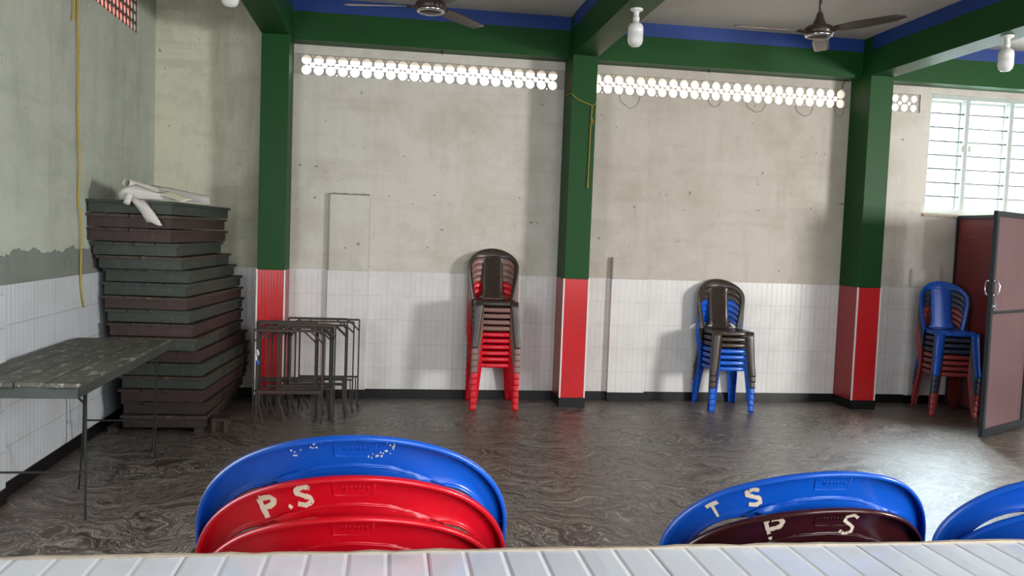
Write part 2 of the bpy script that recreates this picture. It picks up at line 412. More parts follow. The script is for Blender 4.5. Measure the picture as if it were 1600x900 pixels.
bm = B()  # ragged dark strip on the first pier, drawing the shade line at its top
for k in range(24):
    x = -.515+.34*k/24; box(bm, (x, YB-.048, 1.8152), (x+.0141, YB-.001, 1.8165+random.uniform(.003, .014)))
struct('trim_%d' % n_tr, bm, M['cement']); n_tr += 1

# columns: green above, red tile below with white corner strips, black plinth
for (a, b) in COLS:
    bm = B(); box(bm, (a, YF, ZT), (b, YB-.0005, ZC-.0005)); o = struct('column', bm, M['green'], bevel=.004)
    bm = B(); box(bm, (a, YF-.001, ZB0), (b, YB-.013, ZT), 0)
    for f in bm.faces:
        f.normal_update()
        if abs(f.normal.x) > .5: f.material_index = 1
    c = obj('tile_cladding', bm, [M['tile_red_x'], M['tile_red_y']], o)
    for x in (a, b):
        bm = B(); box(bm, (x-.006, YF-.007, ZB0), (x+.006, YF+.006, ZT+.002)); obj('corner_strip', bm, M['white_trim'], c)
    bm = B(); box(bm, (a-.007, YF-.012, .001), (b+.007, YB-.014, ZB0-.001)); obj('plinth', bm, M['black_base'], o)

# beams: back beam runs, cross beams towards the viewer; blue band under the ceiling
ZBL = 3.342
for i, (a, b) in enumerate([(COLS[0][1], COLS[1][0]), (COLS[1][1], COLS[2][0]), (COLS[2][1], XR)]):
    bm = B(); box(bm, (a+.001, YB-.19, ZBM), (b-.001, YB-.001, ZBL)); box(bm, (a+.001, YB-.1915, ZBL), (b-.001, YB-.001, ZC-.001), 1)
    o = struct('back_beam', bm, [M['green'], M['blue_band']])
for (a, b) in COLS:
    bm = B(); box(bm, (a, YR, ZBM), (b, YF-.001, ZBL)); box(bm, (a-.0015, YR, ZBL), (b+.0015, YF-.001, ZC-.001), 1)
    struct('cross_beam', bm, [M['green'], M['blue_band']])

# outside
bm = B(); box(bm, (-30, -30, -.4), (40, 40, -.13)); struct('ground', bm, M['ground'])
bm = B(); box(bm, (-4.0, 6, -.13), (-3.6, 34, 9.5)); struct('neighbour_wall', bm, M['brick'])
bm = B(); box(bm, (3.2, 13.5, -.13), (8.3, 14, 4.1)); struct('neighbour_wall', bm, M['salmon'])

# ------------------------------------------------------------------ cement ventilation grilles
def circle_pts(cx, cy, r, n=14): return [(cx+r*math.cos(2*PI*k/n+.2), cy+r*math.sin(2*PI*k/n+.2)) for k in range(n)]
def grille_mesh(name, w, h, holes, thick):
    cu = bpy.data.curves.new(name, 'CURVE'); cu.dimensions = '2D'; cu.fill_mode = 'BOTH'; cu.extrude = thick/2
    def sp(pts):
        s = cu.splines.new('POLY'); s.points.add(len(pts)-1); s.use_cyclic_u = True
        for i, p in enumerate(pts): s.points[i].co = (p[0], p[1], 0, 1)
    sp([(0, 0), (w, 0), (w, h), (0, h)])
    for q in holes: sp(q)
    tmp = bpy.data.objects.new('tmp', cu); COL.objects.link(tmp)
    dg = bpy.context.evaluated_depsgraph_get(); me = bpy.data.meshes.new_from_object(tmp.evaluated_get(dg))
    bpy.data.objects.remove(tmp); return me
def hole_set(w, h, px, rows, R=.040, r=.024):
    hs = []; n = int(w/px); off = (w-n*px)/2+px/2
    pz = h/rows
    for j in range(rows):
        for i in range(n): hs.append(circle_pts(off+i*px, pz*(j+.5), R, 14))
    for j in range(rows-1):
        for i in range(n-1): hs.append(circle_pts(off+(i+.5)*px, pz*(j+1), r, 10))
    for i in range(n-1):
        for z in (.006, h-.006):
            if random.random() < .35:
                hs.append(circle_pts(off+(i+.5)*px, z + (.003 if z < .02 else -.003), .0085, 6))
    return hs
def grille(label, x0, x1, z0, z1, px, rows, mat, R=.0425, r=.025, thick=.024):
    w = x1-x0-.004; h = z1-z0-.002
    me = grille_mesh('ventilation_grille', w, h, hole_set(w, h, px, rows, R, r), thick); me.materials.append(mat); me.name = 'ventilation_grille'
    o = bpy.data.objects.new('ventilation_grille', me); COL.objects.link(o)
    tag(o, label, 'vent', 'cement ventilation grilles in the walls'); return o
g = grille('long grey cement grille of round holes high in the left back bay, glowing white', COLS[0][1], COLS[1][0], VZ0, VZ1, .1045, 2, M['grille'])
g.location = (COLS[0][1]+.002, YB+.028, VZ0+.001); g.rotation_euler = (PI/2, 0, 0)
g = grille('long cement grille of round holes high in the middle bay, above the hanging wire loops', COLS[1][1], COLS[2][0], VZ0, VZ1, .1045, 2, M['grille'])
g.location = (COLS[1][1]+.002, YB+.028, VZ0+.001); g.rotation_euler = (PI/2, 0, 0)
g = grille('short cement grille of round holes between the right green column and the window', COLS[2][1], 5.085, VZ0, VZ1, .0985, 2, M['grille'], .036, .021)
g.location = (COLS[2][1]+.002, YB+.028, VZ0+.001); g.rotation_euler = (PI/2, 0, 0)
g = grille('weathered dark grille of round holes high on the left side wall', LV0, LV1, LVZ0, LVZ1, .085, 4, M['grille_dark'], .034, .010, .007)
g.location = (XL-.012, LV0+.002, LVZ0+.001); g.rotation_euler = (PI/2, 0, PI/2)

# ------------------------------------------------------------------ window in the back wall
bm = B(); yw = YB+.06
for z in (WZ0+.02, WZ1-.02): box(bm, (WX0, yw-.03, z-.02), (WX1, yw+.03, z+.02))
for x in (WX0+.015, WX1-.015): box(bm, (x-.015, yw-.03, WZ0+.04), (x+.015, yw+.03, WZ1-.04))
for x in (5.62, 6.10, 6.58): box(bm, (x-.022, yw-.03, WZ0+.04), (x+.022, yw+.03, WZ1-.04))
win = struct('window_1', bm, M['alum'])
edges = [WX0+.03, 5.62, 6.10, 6.58, WX1-.03]
for i in range(4):
    a, b = edges[i]+(.022 if i else 0), edges[i+1]-(.022 if i < 3 else 0)
    bm = B()
    for (x0, x1, z0, z1) in ((a+.004, a+.028, WZ0+.045, WZ1-.045), (b-.028, b-.004, WZ0+.045, WZ1-.045), (a+.028, b-.028, WZ0+.045, WZ0+.07), (a+.028, b-.028, WZ1-.07, WZ1-.045)):
        box(bm, (x0, yw+.034, z0), (x1, yw+.056, z1))
    s = obj('sash', bm, M['alum'], win)
    bm = B(); box(bm, (a+.028, yw+.043, WZ0+.07), (b-.028, yw+.047, WZ1-.07)); obj('frosted_pane', bm, M['frosted'], s)
    bm = B(); box(bm, (a+.002 if i % 2 else b-.03, yw-.04, 2.50), (a+.03 if i % 2 else b-.002, yw-.031, 2.56)); obj('latch', bm, M['alum'], s)
for k in range(7):
    z = WZ0+.04 + (WZ1-WZ0-.08)*(k+1)/8
    bm = B(); tube(bm, [(WX0+.03, yw, z), (WX1-.03, yw, z)], .009, 6); obj('window_bar', bm, M['bar'], win)
bm = B(); box(bm, (WX0-.02, YB-.03, WZ0-.028), (WX1+.02, YB+.03, WZ0-.001), bevel=.003); obj('window_sill', bm, M['mortar'], win)

# ------------------------------------------------------------------ cabin partition and its open door
cab = thing('cabin_partition', 'reddish laminate cabin side panel with dark frame under the window, behind the open door', 'partition', (5.54, 7.2, 0))
def P3(lo, hi, o): return (tuple(lo[i]-o[i] for i in range(3)), tuple(hi[i]-o[i] for i in range(3)))
oc = (5.54, 7.2, 0)
bm = B(); box(bm, *P3((5.558, 6.70, .03), (5.572, 7.65, 1.835), oc)); obj('panel', bm, M['partition'], cab)
bm = B()
for lo, hi in (((5.545, 6.68, 1.835), (5.585, 7.672, 1.868)), ((5.545, 6.68, .001), (5.585, 7.672, .03)), ((5.545, 7.65, .03), (5.585, 7.672, 1.835))):
    box(bm, *P3(lo, hi, oc))
obj('frame', bm, M['door_alum'], cab)
bm = B(); box(bm, *P3((5.545, 6.635, .001), (5.592, 6.68, 1.868), oc)); obj('hinge_post', bm, M['door_alum'], cab)
# door leaf: hinge at the post, free edge towards the room
hx, hy, fx, fy = 5.535, 6.615, 4.805, 6.18
W = math.hypot(fx-hx, fy-hy); ang = math.atan2(fy-hy, fx-hx)
door = thing('cabin_door', 'open tall cabin door with pinkish laminate panels in a dark metal frame', 'door', (hx, hy, .012), ang)
HD = 1.84
bm = B()
for x0, x1 in ((.012, .055), (W-.045, W)): box(bm, (x0, -.016, 0), (x1, .016, HD), bevel=.002)
for z0, z1 in ((0, .065), (HD-.045, HD), (1.005, 1.03)): box(bm, (.055, -.016, z0), (W-.045, .016, z1), bevel=.002)
obj('leaf_frame', bm, M['door_alum'], door)
bm = B(); box(bm, (.055, -.004, .065), (W-.045, .004, 1.005)); obj('lower_panel', bm, M['laminate'], door)
bm = B(); box(bm, (.055, -.004, 1.03), (W-.045, .004, HD-.045)); obj('upper_panel', bm, M['laminate'], door)
for s in (1, -1):
    bm = B(); tube(bm, [(W-.026, s*.016, 1.16), (W-.030, s*.045, 1.165), (W-.036, s*.055, 1.20), (W-.036, s*.055, 1.24), (W-.030, s*.045, 1.272), (W-.026, s*.016, 1.277)], .006, 8)
    for z in (1.16, 1.277): lathe(bm, [(.0, .017), (.012, .017), (.012, .021), (0, .021)], 12, 0, (0, 0, 0), Matrix.Translation((W-.026, 0, z)) @ Matrix.Rotation(-s*PI/2, 4, 'X'))
    obj('handle', bm, M['chrome'], door)
bm = B(); box(bm, (W-.075, .0165, 1.055), (W-.005, .024, 1.09), bevel=.002); tube(bm, [(W-.08, .03, 1.073), (W+.004, .03, 1.073)], .005, 8); box(bm, (W-.055, .024, 1.045), (W-.03, .036, 1.10), bevel=.002)
obj('bolt_lock', bm, M['chrome'], door)
for z in (.25, 1.55):
    bm = B(); tube(bm, [(.004, 0, z), (.004, 0, z+.08)], .007, 8); obj('hinge', bm, M['chrome'], door)

# ------------------------------------------------------------------ plastic chair (faces local -Y, origin on the floor)
HS, HT = .41, .85            # seat front height, back height
ZA, RISE, HWM = .682, .168, .2285
def back_y(x, z): return .175 + (z-.40)*.18 - .085*(x/.2265)**2 + (.012 if z > .8 else 0)*((z-.8)/.05)
def hw(z): return .188 + (HWM-.188)*min(1, max(0, (z-.40)/.24))**.8
def outline(n=72):
    """outline from the left foot of the back over the arch to the right foot (x from - to +)"""
    L = []
    for k in range(14): z = .385 + (ZA-.385)*k/14; L.append((-hw(z), z))
    p = 1.98
    for k in range(n+1):
        a = PI - PI*k/n; c, s = math.cos(a), math.sin(a)
        L.append((HWM*math.copysign(abs(c)**(2/p), c), ZA + RISE*abs(s)**(2/p)))
    for k in range(13, -1, -1): z = .385 + (ZA-.385)*k/14; L.append((hw(z), z))
    return L
def resample(L, n):
    d = [0]
    for i in range(1, len(L)): d.append(d[-1]+math.dist(L[i], L[i-1]))
    out = []; j = 0
    for k in range(n+1):
        s = d[-1]*k/n
        while j < len(L)-2 and d[j+1] < s: j += 1
        t = (s-d[j])/max(1e-9, d[j+1]-d[j]); out.append((L[j][0]+(L[j+1][0]-L[j][0])*t, L[j][1]+(L[j+1][1]-L[j][1])*t))
    return out, d[-1]
OL, OLEN = resample(outline(), 96)
def ol_at(s):
    """s measured from the arch top along the outline (+ towards +x); returns point and inward normal"""
    f = (s/OLEN+.5)*96; i = max(0, min(95, int(f))); t = f-i
    a, b = OL[i], OL[i+1]; p = (a[0]+(b[0]-a[0])*t, a[1]+(b[1]-a[1])*t)
    i0, i1 = max(0, i-1), min(96, i+2); tx, tz = OL[i1][0]-OL[i0][0], OL[i1][1]-OL[i0][1]; l = math.hypot(tx, tz)
    return p, (tz/l, -tx/l)
def on_back(s, d, off=0.0):
    p, n = ol_at(s); x, z = p[0]+n[0]*d, p[1]+n[1]*d
    return Vector((x, back_y(x, z)+off, z))
def band_w(s): return .034 + .036/(1+(abs(s)/.150)**6)
def make_chair_parts(root, mat, matw):
    # back frame: arched band with rolled rim
    bm = B(); rows = []
    for k in range(97):
        s = (k/96-.5)*OLEN; w = band_w(s)
        prof = [(.005, .018), (.0005, .016), (-.0005, .009), (.002, .003), (.006, 0), (w*.4, -.0005), (w*.75, 0), (w-.004, .001), (w, .004), (w+.001, .008)]
        rows.append([on_back(s, d, o) for d, o in prof])
    grid(bm, rows)
    bk = obj('backrest_frame', bm, mat, root, solid=.0028)
    # ridges and maker's plate outline pressed into the band
    bm = B()
    def ridge(pts, r): tube(bm, pts, r, 6)
    pl = [(s, d) for s, d in ((-.030, .012), (-.028, .010), (.028, .010), (.030, .012), (.030, .030), (.028, .032), (-.028, .032), (-.030, .030), (-.030, .012))]
    ridge([on_back(s, d, .0016) for s, d in pl], .0008)
    for i in range(7):
        s0 = -.021+i*.006; ridge([on_back(s0, .018, .0016), on_back(s0+.0015+.001*(i % 3), .024-.001*(i % 2), .0016)], .0007)
    obj('pressed_plate', bm, mat, bk)
    # splat
    bm = B(); rows = []
    zs0, zs1 = .405, .815
    for k in range(31):
        t = k/30; z = zs0+(zs1-zs0)*t
        half = .092 + .040*max(0, (.18-t)/.18)**1.6 + .035*max(0, (t-.8)/.2)**2
        zmax = .792
        row = []
        for j in range(17):
            u = -1+2*j/16; x = half*u
            zz = min(z, .806 - .18*(x/.16)**2*.35)
            e = .008*max(0, abs(u)-.8)/.2
            row.append(Vector((x, back_y(x, zz)+.0045+e - .003*(1 if abs(u) < .75 else 0), zz)))
        rows.append(row)
    grid(bm, rows)
    sp = obj('splat', bm, matw, root, solid=.0024)
    bm = B(); pts = [on_back(q, d, .0022) for q, d in ((-.112, .060), (-.108, .053), (-.10, .050), (-.05, .0485), (0, .048), (.05, .0485), (.10, .050), (.108, .053), (.112, .060), (.110, .068), (.10, .072), (.05, .071), (0, .0705), (-.05, .071), (-.10, .072), (-.110, .068), (-.112, .060))]
    tube(bm, pts, .0019, 6)
    obj('recess_rib', bm, mat, bk)
    # seat
    bm = B(); rows = []; NS = 48
    def so(a):
        c, s = math.cos(a), math.sin(a); p = 3.6
        x = math.copysign(abs(c)**(2/p), c); y = math.copysign(abs(s)**(2/p), s)
        fx = .186 if y < 0 else .186-.012*y
        return x*fx, y*.19-.008
    for f, dz in ((.02, -.012), (.3, -.0115), (.55, -.009), (.75, -.005), (.88, -.0005), (.95, .0015), (.985, -.001), (1.0, -.006), (1.012, -.016), (1.018, -.034)):
        r = []
        for k in range(NS):
            a = 2*PI*k/NS; x, y = so(a); x *= f; y *= f
            z = HS - .004 + dz - .012*(y+.19)/.38 - (.006*max(0, -y/.19)**4)
            r.append(Vector((x, y, z)))
        rows.append(r)
    grid(bm, rows, closed=True)
    bm.faces.new(bm.verts[:NS]) if False else None
    obj('seat', bm, mat, root, solid=.0026)
    # legs: rounded L-section, tapering and splayed
    for sx in (-1, 1):
        for front in (True, False):
            bm = B(); rows = []
            c0 = Vector((.187, -.194 if front else .180, HS-.012)); c1 = Vector((.209, -.224 if front else .232, 0))
            sy = -1 if front else 1
            for k in range(9):
                t = k/8 if k < 7 else (.965 if k == 7 else 1.0); c = c0.lerp(c1, t) + (Vector((.004, -.004 if front else .004, 0)) if k >= 7 else Vector((0, 0, 0))); a = .076+(.052-.076)*t**.8; b = .070+(.042-.070)*t**.8; r = .014
                sec = [(-a, .005), (-a, 0), (-a*.6, -.0005), (-r, 0), (-r*.35, -r*.12), (-r*.1, -r*.4), (0, -r), (0, -b*.6), (0, -b), (-.005, -b)]
                row = []
                for u, v in sec:
                    # u runs inwards in x from the corner, v runs inwards in y
                    row.append(Vector((sx*(c.x+u), c.y + sy*(v if v <= 0 else -v), c.z)))
                rows.append(row)
            grid(bm, rows); obj('leg', bm, mat, root, solid=.0022)
    return root
CH_COLORS = {'dark': 'dark', 'brown': 'brown', 'red': 'red', 'blue': 'blue', 'maroon': 'maroon', 'brick': 'brick', 'slate': 'slate'}
protos = {}
DZ = .0535
def new_chair(color, weave, name, label, loc, rz, group):
    key = (color, weave)
    if key not in protos:
        root = thing(name, label, 'chair', loc, rz, group)
        make_chair_parts(root, M['pl_'+color], M['pw_'+color] if weave else M['pl_'+color])
        protos[key] = root
        return root
    src = protos[key]
    root = copy_tree(src); root.location = loc; root.rotation_euler = (0, 0, rz)
    for ch in list(root.children):                       # drop painted letters copied from the source
        for g2 in list(ch.children):
            if g2.name.startswith('painted'): bpy.data.objects.remove(g2)
    root['label'] = label; root['group'] = group
    return root
ORD = ['topmost', 'second from the top', 'third from the top', 'fourth from the top', 'fifth from the top', 'sixth from the top', 'seventh from the top', 'eighth from the top', 'ninth from the top', 'tenth from the top', 'bottom']
CN = {'dark': 'dark brown', 'brown': 'dusty brown', 'red': 'red', 'blue': 'blue', 'maroon': 'dark maroon', 'brick': 'faded red', 'slate': 'dull dark blue'}
def stack(x, y, rz, colors, where, group, drift=0.0, weaves=(), hide_from=99, hidden_label=''):
    n = len(colors); out = []
    fwd = Vector((math.sin(rz), -math.cos(rz), 0))
    for i, c in enumerate(colors):                       # i = 0 is the topmost
        k = n-1-i
        p = Vector((x, y, 0)) + fwd*(drift*-i) + Vector((0, 0, k*DZ))
        pos = 'bottom' if i == n-1 else ORD[i]
        lab = '%s plastic chair, %s of %s' % (CN[c], pos, where) if i < hide_from else hidden_label
        if len(lab.split()) > 16: lab = lab.replace(' plastic', '')
        out.append(new_chair(c, c in weaves, 'plastic_chair', lab, p, rz, group))
    return out
# the three stacks by the back wall
stack(.945, 7.405, 0.0, ['dark']+['brown']*4+['red']*6, 'the tall stack in the left bay', 'chairs in the tall stack by the back wall', 0, ('dark', 'brown'))
stack(3.10, 7.395, 0.0, ['dark']*3+['blue']*4, 'the stack in the middle bay', 'chairs in the stack in the middle bay', .002, ('dark',))
stack(5.225, 7.225, -.22, ['blue']+['slate']*3+['brick']*4, 'the stack beside the cabin door', 'chairs in the stack beside the cabin door', .004)
# the three stacks right behind the counter, backs towards the viewer
def ynear(peak): return peak + .275
s_l = stack(-.037, 1.149+.272, PI, ['blue', 'red', 'red', 'red', 'red', 'blue', 'blue', 'red'], 'the left stack behind the counter', 'chairs in the left stack behind the counter', .005,
            hide_from=3, hidden_label='plastic chair low in the left foreground stack, hidden behind the counter')
s_m = stack(.670, 1.155+.272, PI, ['blue', 'maroon', 'blue', 'blue', 'red', 'red', 'red'], 'the middle stack behind the counter', 'chairs in the middle stack behind the counter', .005,
            hide_from=2, hidden_label='plastic chair low in the middle foreground stack, hidden behind the counter')
s_r = stack(1.155, 1.165+.272, PI, ['blue', 'blue', 'red', 'blue', 'blue', 'red', 'red'], 'the stack at the right edge behind the counter', 'chairs in the right stack behind the counter', .005,
            hide_from=2, hidden_label='plastic chair low in the right foreground stack, hidden behind the counter')
def find(ch, nm): return [c for c in ch.children if c.name.startswith(nm)][0]
GL = {
 'P': [[(0, 0), (0, 1)], [(0, 1), (.55, .97), (.72, .78), (.55, .55), (0, .5)]],
 'S': [[(.75, .88), (.45, 1), (.1, .86), (.08, .66), (.4, .52), (.72, .38), (.75, .16), (.4, 0), (.02, .12)]],
 'T': [[(-.1, .97), (.7, 1.0)], [(.28, .95), (.25, 0)]],
 '.': [[(0, .02), (.1, .1)]],
}
def paint(chair, ch, s0, d0, size, width=.24, tilt=0.0, gaps=0):
    """a stencilled letter on the rear of the band; s0/d0 = lower-left of the letter, viewer's right = -x"""
    bm = B()
    for line in GL[ch]:
        pts = []
        for i in range(len(line)-1):
            n = 7
            for k in range(n): t = k/n; pts.append((line[i][0]+(line[i+1][0]-line[i][0])*t, line[i][1]+(line[i+1][1]-line[i][1])*t))
        pts.append(line[-1]); ra, rb = [], []
        for i, p in enumerate(pts):
            q0, q1 = pts[max(0, i-1)], pts[min(len(pts)-1, i+1)]
            tx, ty = q1[0]-q0[0], q1[1]-q0[1]; l = math.hypot(tx, ty) or 1; w = width/2*(1+random.uniform(-.18, .18))
            for sgn, R in ((1, ra), (-1, rb)):
                u, v = p[0]-ty/l*w*sgn, p[1]+tx/l*w*sgn
                u, v = u*math.cos(tilt)-v*math.sin(tilt), u*math.sin(tilt)+v*math.cos(tilt)
                R.append(on_back(-(s0+u*size), d0-v*size, .0026))
        ga = [bm.verts.new(p) for p in ra]; gb = [bm.verts.new(p) for p in rb]
        for i in range(len(ga)-1):
            if gaps and random.random() < gaps: continue
            bm.faces.new((ga[i], ga[i+1], gb[i+1], gb[i]))
    o = obj('painted_letter', bm, M['letter'], find(chair, 'backrest_frame'), solid=.0004)
    return o
def scuffs(chair, spots):
    bm = B()
    for s, d in spots:
        for _ in range(7):
            ss, dd = s+random.uniform(-.008, .008), d+random.uniform(-.005, .005); r = random.uniform(.0006, .0018)
            vs = [bm.verts.new(on_back(-(ss+r*math.cos(a)), dd+r*math.sin(a)*1.2, .0025)) for a in (0, 1.2, 2.6, 3.7, 5.1)]
            bm.faces.new(vs)
    obj('painted_mark', bm, M['cloth_white'], find(chair, 'backrest_frame'), solid=.0003)
paint(s_l[1], 'P', -.146, .044, .030, .28, -.10, .03); paint(s_l[1], '.', -.104, .042, .05, .14, -.1); paint(s_l[1], 'S', -.088, .041, .030, .26, -.08, .03)
scuffs(s_l[0], [(.052, .013), (.046, .026), (-.055, .012), (-.085, .018), (.028, .030)])
paint(s_m[0], 'T', -.200, .038, .025, .26, -.15, .04); paint(s_m[0], 'S', -.138, .040, .027, .25, -.12, .04)
paint(s_m[1], 'P', -.102, .046, .034, .2, .05, .10); paint(s_m[1], 'S', .018, .046, .034, .15, -.05, .04)
paint(s_r[1], 'P', -.136, .042, .028, .28, -.12, .03); paint(s_r[1], '.', -.096, .040, .040, .14); paint(s_r[1], 'S', -.078, .041, .028, .26, -.1)
for ch in (s_l[0], s_l[1], s_m[0], s_r[0]):
    for q in (-.088, -.068, .068, .088):
        bm = B(); c0 = on_back(q, .061, .0018); n = 10
        vs = [bm.verts.new(on_back(q+.0032*math.cos(2*PI*k/n), .061+.0026*math.sin(2*PI*k/n), .0022)) for k in range(n)]
        bm.faces.new(vs); obj('vent_hole', bm, M['holes'], find(ch, 'backrest_frame'), solid=.0004)

# ------------------------------------------------------------------ tiled counter in front of the viewer
cnt = thing('tiled_counter', 'low counter wall topped with ribbed white glazed tiles, nearest the viewer', 'counter', (2.5, .85, 0))
bm = B(); box(bm, (-4.1, -.20, 0), (4.9, .225, 1.05)); obj('masonry', bm, M['wall_back'], cnt)
bm = B(); box(bm, (-4.1, -.20, 1.0505), (4.9, .2495, 1.079)); obj('top_tiles', bm, M['tile_counter'], cnt)
bm = B(); pts0, pts1, pts2, pts3 = [], [], [], []
for k in range(301):
    x = -4.1+9.0*k/300; j = random.uniform(-.0016, .0016)
    pts0.append((x, .2497+0*j, 1.0785)); pts1.append((x, .2497, 1.0815+j*.5)); pts2.append((x, .2575+j, 1.081+j*.5)); pts3.append((x, .2575+j, 1.035))
grid(bm, [pts0, pts1, pts2, pts3], smooth=False); obj('mortar_edge', bm, M['mortar'], cnt)

# ------------------------------------------------------------------ folding table tops and iron trestles
def board_bm(w, l, th, lip=.017, seed=0):
    """planked top with a slightly wider rim over an apron frame; local origin = near right corner at the underside"""
    rnd = random.Random(seed); top = B()
    n = 4; z1 = th; z0 = th-.020
    for i in range(n):
        x0 = -w + w*i/n + .0012; x1 = -w + w*(i+1)/n - .0012
        e0, e1 = rnd.uniform(-.010, .010), rnd.uniform(-.008, .008)
        box(top, (x0-(lip if i == 0 else 0), -lip+e0, z0), (x1+(lip if i == n-1 else 0), l+lip+e1, z1+rnd.uniform(-.0015, .0015)), 0, bevel=.002)
    ap = B(); t = .022
    box(ap, (-w, 0, 0.004), (0, t, z0-.0005), bevel=.002); box(ap, (-w, l-t, .004), (0, l, z0-.0005), bevel=.002)
    box(ap, (-w, t+.0005, .004), (-w+t, l-t-.0005, z0-.0005), bevel=.002); box(ap, (-t, t+.0005, .004), (0, l-t-.0005, z0-.0005), bevel=.002)
    for k in (1, 2): box(ap, (-w+t+.001, l*k/3-.02, .02), (-t-.001, l*k/3+.02, z0-.001))
    return top, ap
SP = [(-1.440, 5.97, 5.0), (-1.450, 6.0, 4.1), (-1.452, 6.0, 4.6), (-1.43, 6.08, 1.5), (-1.405, 6.1, 3.1), (-1.376, 6.2, 3.0), (-1.390, 6.18, 6.0), (-1.384, 6.17, 6.2), (-1.372, 6.2, 5.9),
      (-1.345, 6.18, 4.6), (-1.315, 6.15, 3.6), (-1.316, 6.22, 4.8), (-1.289, 6.22, 4.4), (-1.272, 6.23, 3.7), (-1.279, 6.23, 3.7), (-1.269, 6.27, 2.8), (-1.262, 6.26, .5)]
SC_ = ['green', 'maroon', 'maroon', 'green', 'green', 'green', 'green', 'maroon', 'green', 'maroon', 'green', 'maroon', 'green', 'green', 'maroon', 'brown', 'brown']
WN = ['topmost', 'second from the top', 'third from the top', 'fourth from the top', 'fifth from the top', 'sixth from the top', 'seventh from the top', 'eighth from the top', 'ninth, at the middle', 'eighth from the bottom', 'seventh from the bottom', 'sixth from the bottom', 'fifth from the bottom', 'fourth from the bottom', 'third from the bottom', 'second from the bottom', 'bottom']
CL = {'green': 'grey-green', 'maroon': 'dull maroon', 'brown': 'brown'}
NBD = len(SP); PT = .0945; ZS = .045
for k, (x, y, th) in enumerate(SP):
    z = ZS + (NBD-1-k)*PT
    L = 1.36 if k < 15 else 1.25
    w = .545 if k < 5 else .56
    t = thing('table_board', '%s painted wooden table board, %s of the corner stack' % (CL[SC_[k]], WN[k]), 'table top', (x, y, z+.001), -math.radians(th), 'wooden table boards stacked in the corner')
    a, b = board_bm(w, L, PT-.003, seed=k)
    obj('plank_top', a, M['bd_edge'] if k % 3 == 1 else M['bd_'+SC_[k]], t)
    obj('apron', b, M['bd_'+SC_[k]], t)
# low wooden stool frame the stack rests on
st = thing('wooden_support_frame', 'low dark wooden frame under the stacked table boards', 'frame', (-1.45, 6.9, 0))
bm = B(); box(bm, (-.49, -.60, .028), (-.43, .60, .044)); box(bm, (.10, -.60, .028), (.16, .60, .044)); obj('rail', bm, M['bd_brown'], st)
for (x, y) in ((-.46, -.56), (.13, -.56), (-.46, .56), (.13, .56)):
    bm = B(); box(bm, (x-.03, y-.03, 0), (x+.03, y+.03, .0275), bevel=.003); obj('foot', bm, M['bd_edge'], st)
# small wooden stool leg showing right of the stack foot
sm = thing('small_wooden_stool', 'low brown wooden stool end sticking out from under the board stack', 'stool', (-1.215, 6.36, 0))
bm = B(); box(bm, (-.02, -.05, .085), (.105, .10, .105), bevel=.003); obj('seat', bm, M['bd_brown'], sm)
for x, y in ((0, -.03), (.085, -.03), (0, .08), (.085, .08)):
    bm = B(); box(bm, (x-.014, y-.014, 0), (x+.014, y+.014, .0848), bevel=.002); obj('leg', bm, M['bd_edge'], sm)

# long table against the left wall
tb = thing('folding_table', 'long narrow worn wooden table on thin iron legs against the left wall', 'table', (-1.40, 4.13, 0))
a, b = board_bm(.545, 1.62, .078, lip=.014, seed=91)
for q in (a, b):
    bmesh.ops.translate(q, verts=q.verts, vec=(0, 0, .672))
tt = obj('plank_top', a, M['bd_top'], tb); obj('apron', b, M['bd_green'], tb)
def trestle_geo(bm, w, h, rail=.26, splay=.10):
    """iron U-frame: two legs, top bar, rail, corner braces, splayed secondary rods; centred on x"""
    r = .0065; hwid = w/2
    for s in (-1, 1):
        tube(bm, [(s*hwid, 0, 0), (s*hwid, 0, h)], r, 4)
        tube(bm, [(s*hwid, .012, h-.02), (s*hwid-.2*splay, splay*.5, .42), (s*hwid-.4*splay, splay, .2), (s*hwid-.6*splay, splay*1.5, .004)], r*.8, 4)
        tube(bm, [(s*hwid, 0, h-.085), (s*(hwid-.085), 0, h-.004)], r*.9, 4)
        pass
    tube(bm, [(-hwid, 0, h), (hwid, 0, h)], r*1.1, 4)
    tube(bm, [(-hwid, 0, rail), (hwid, 0, rail)], r, 4)
for (y, xc, w, s) in ((.305, -.295, .46, .34), (1.485, -.25, .43, .10)):
    bm = B(); trestle_geo(bm, w, .6715, .245, s); 
    bmesh.ops.translate(bm, verts=bm.verts, vec=(xc, y, .0))
    obj('iron_leg_frame', bm, M['iron_dark'], tb)
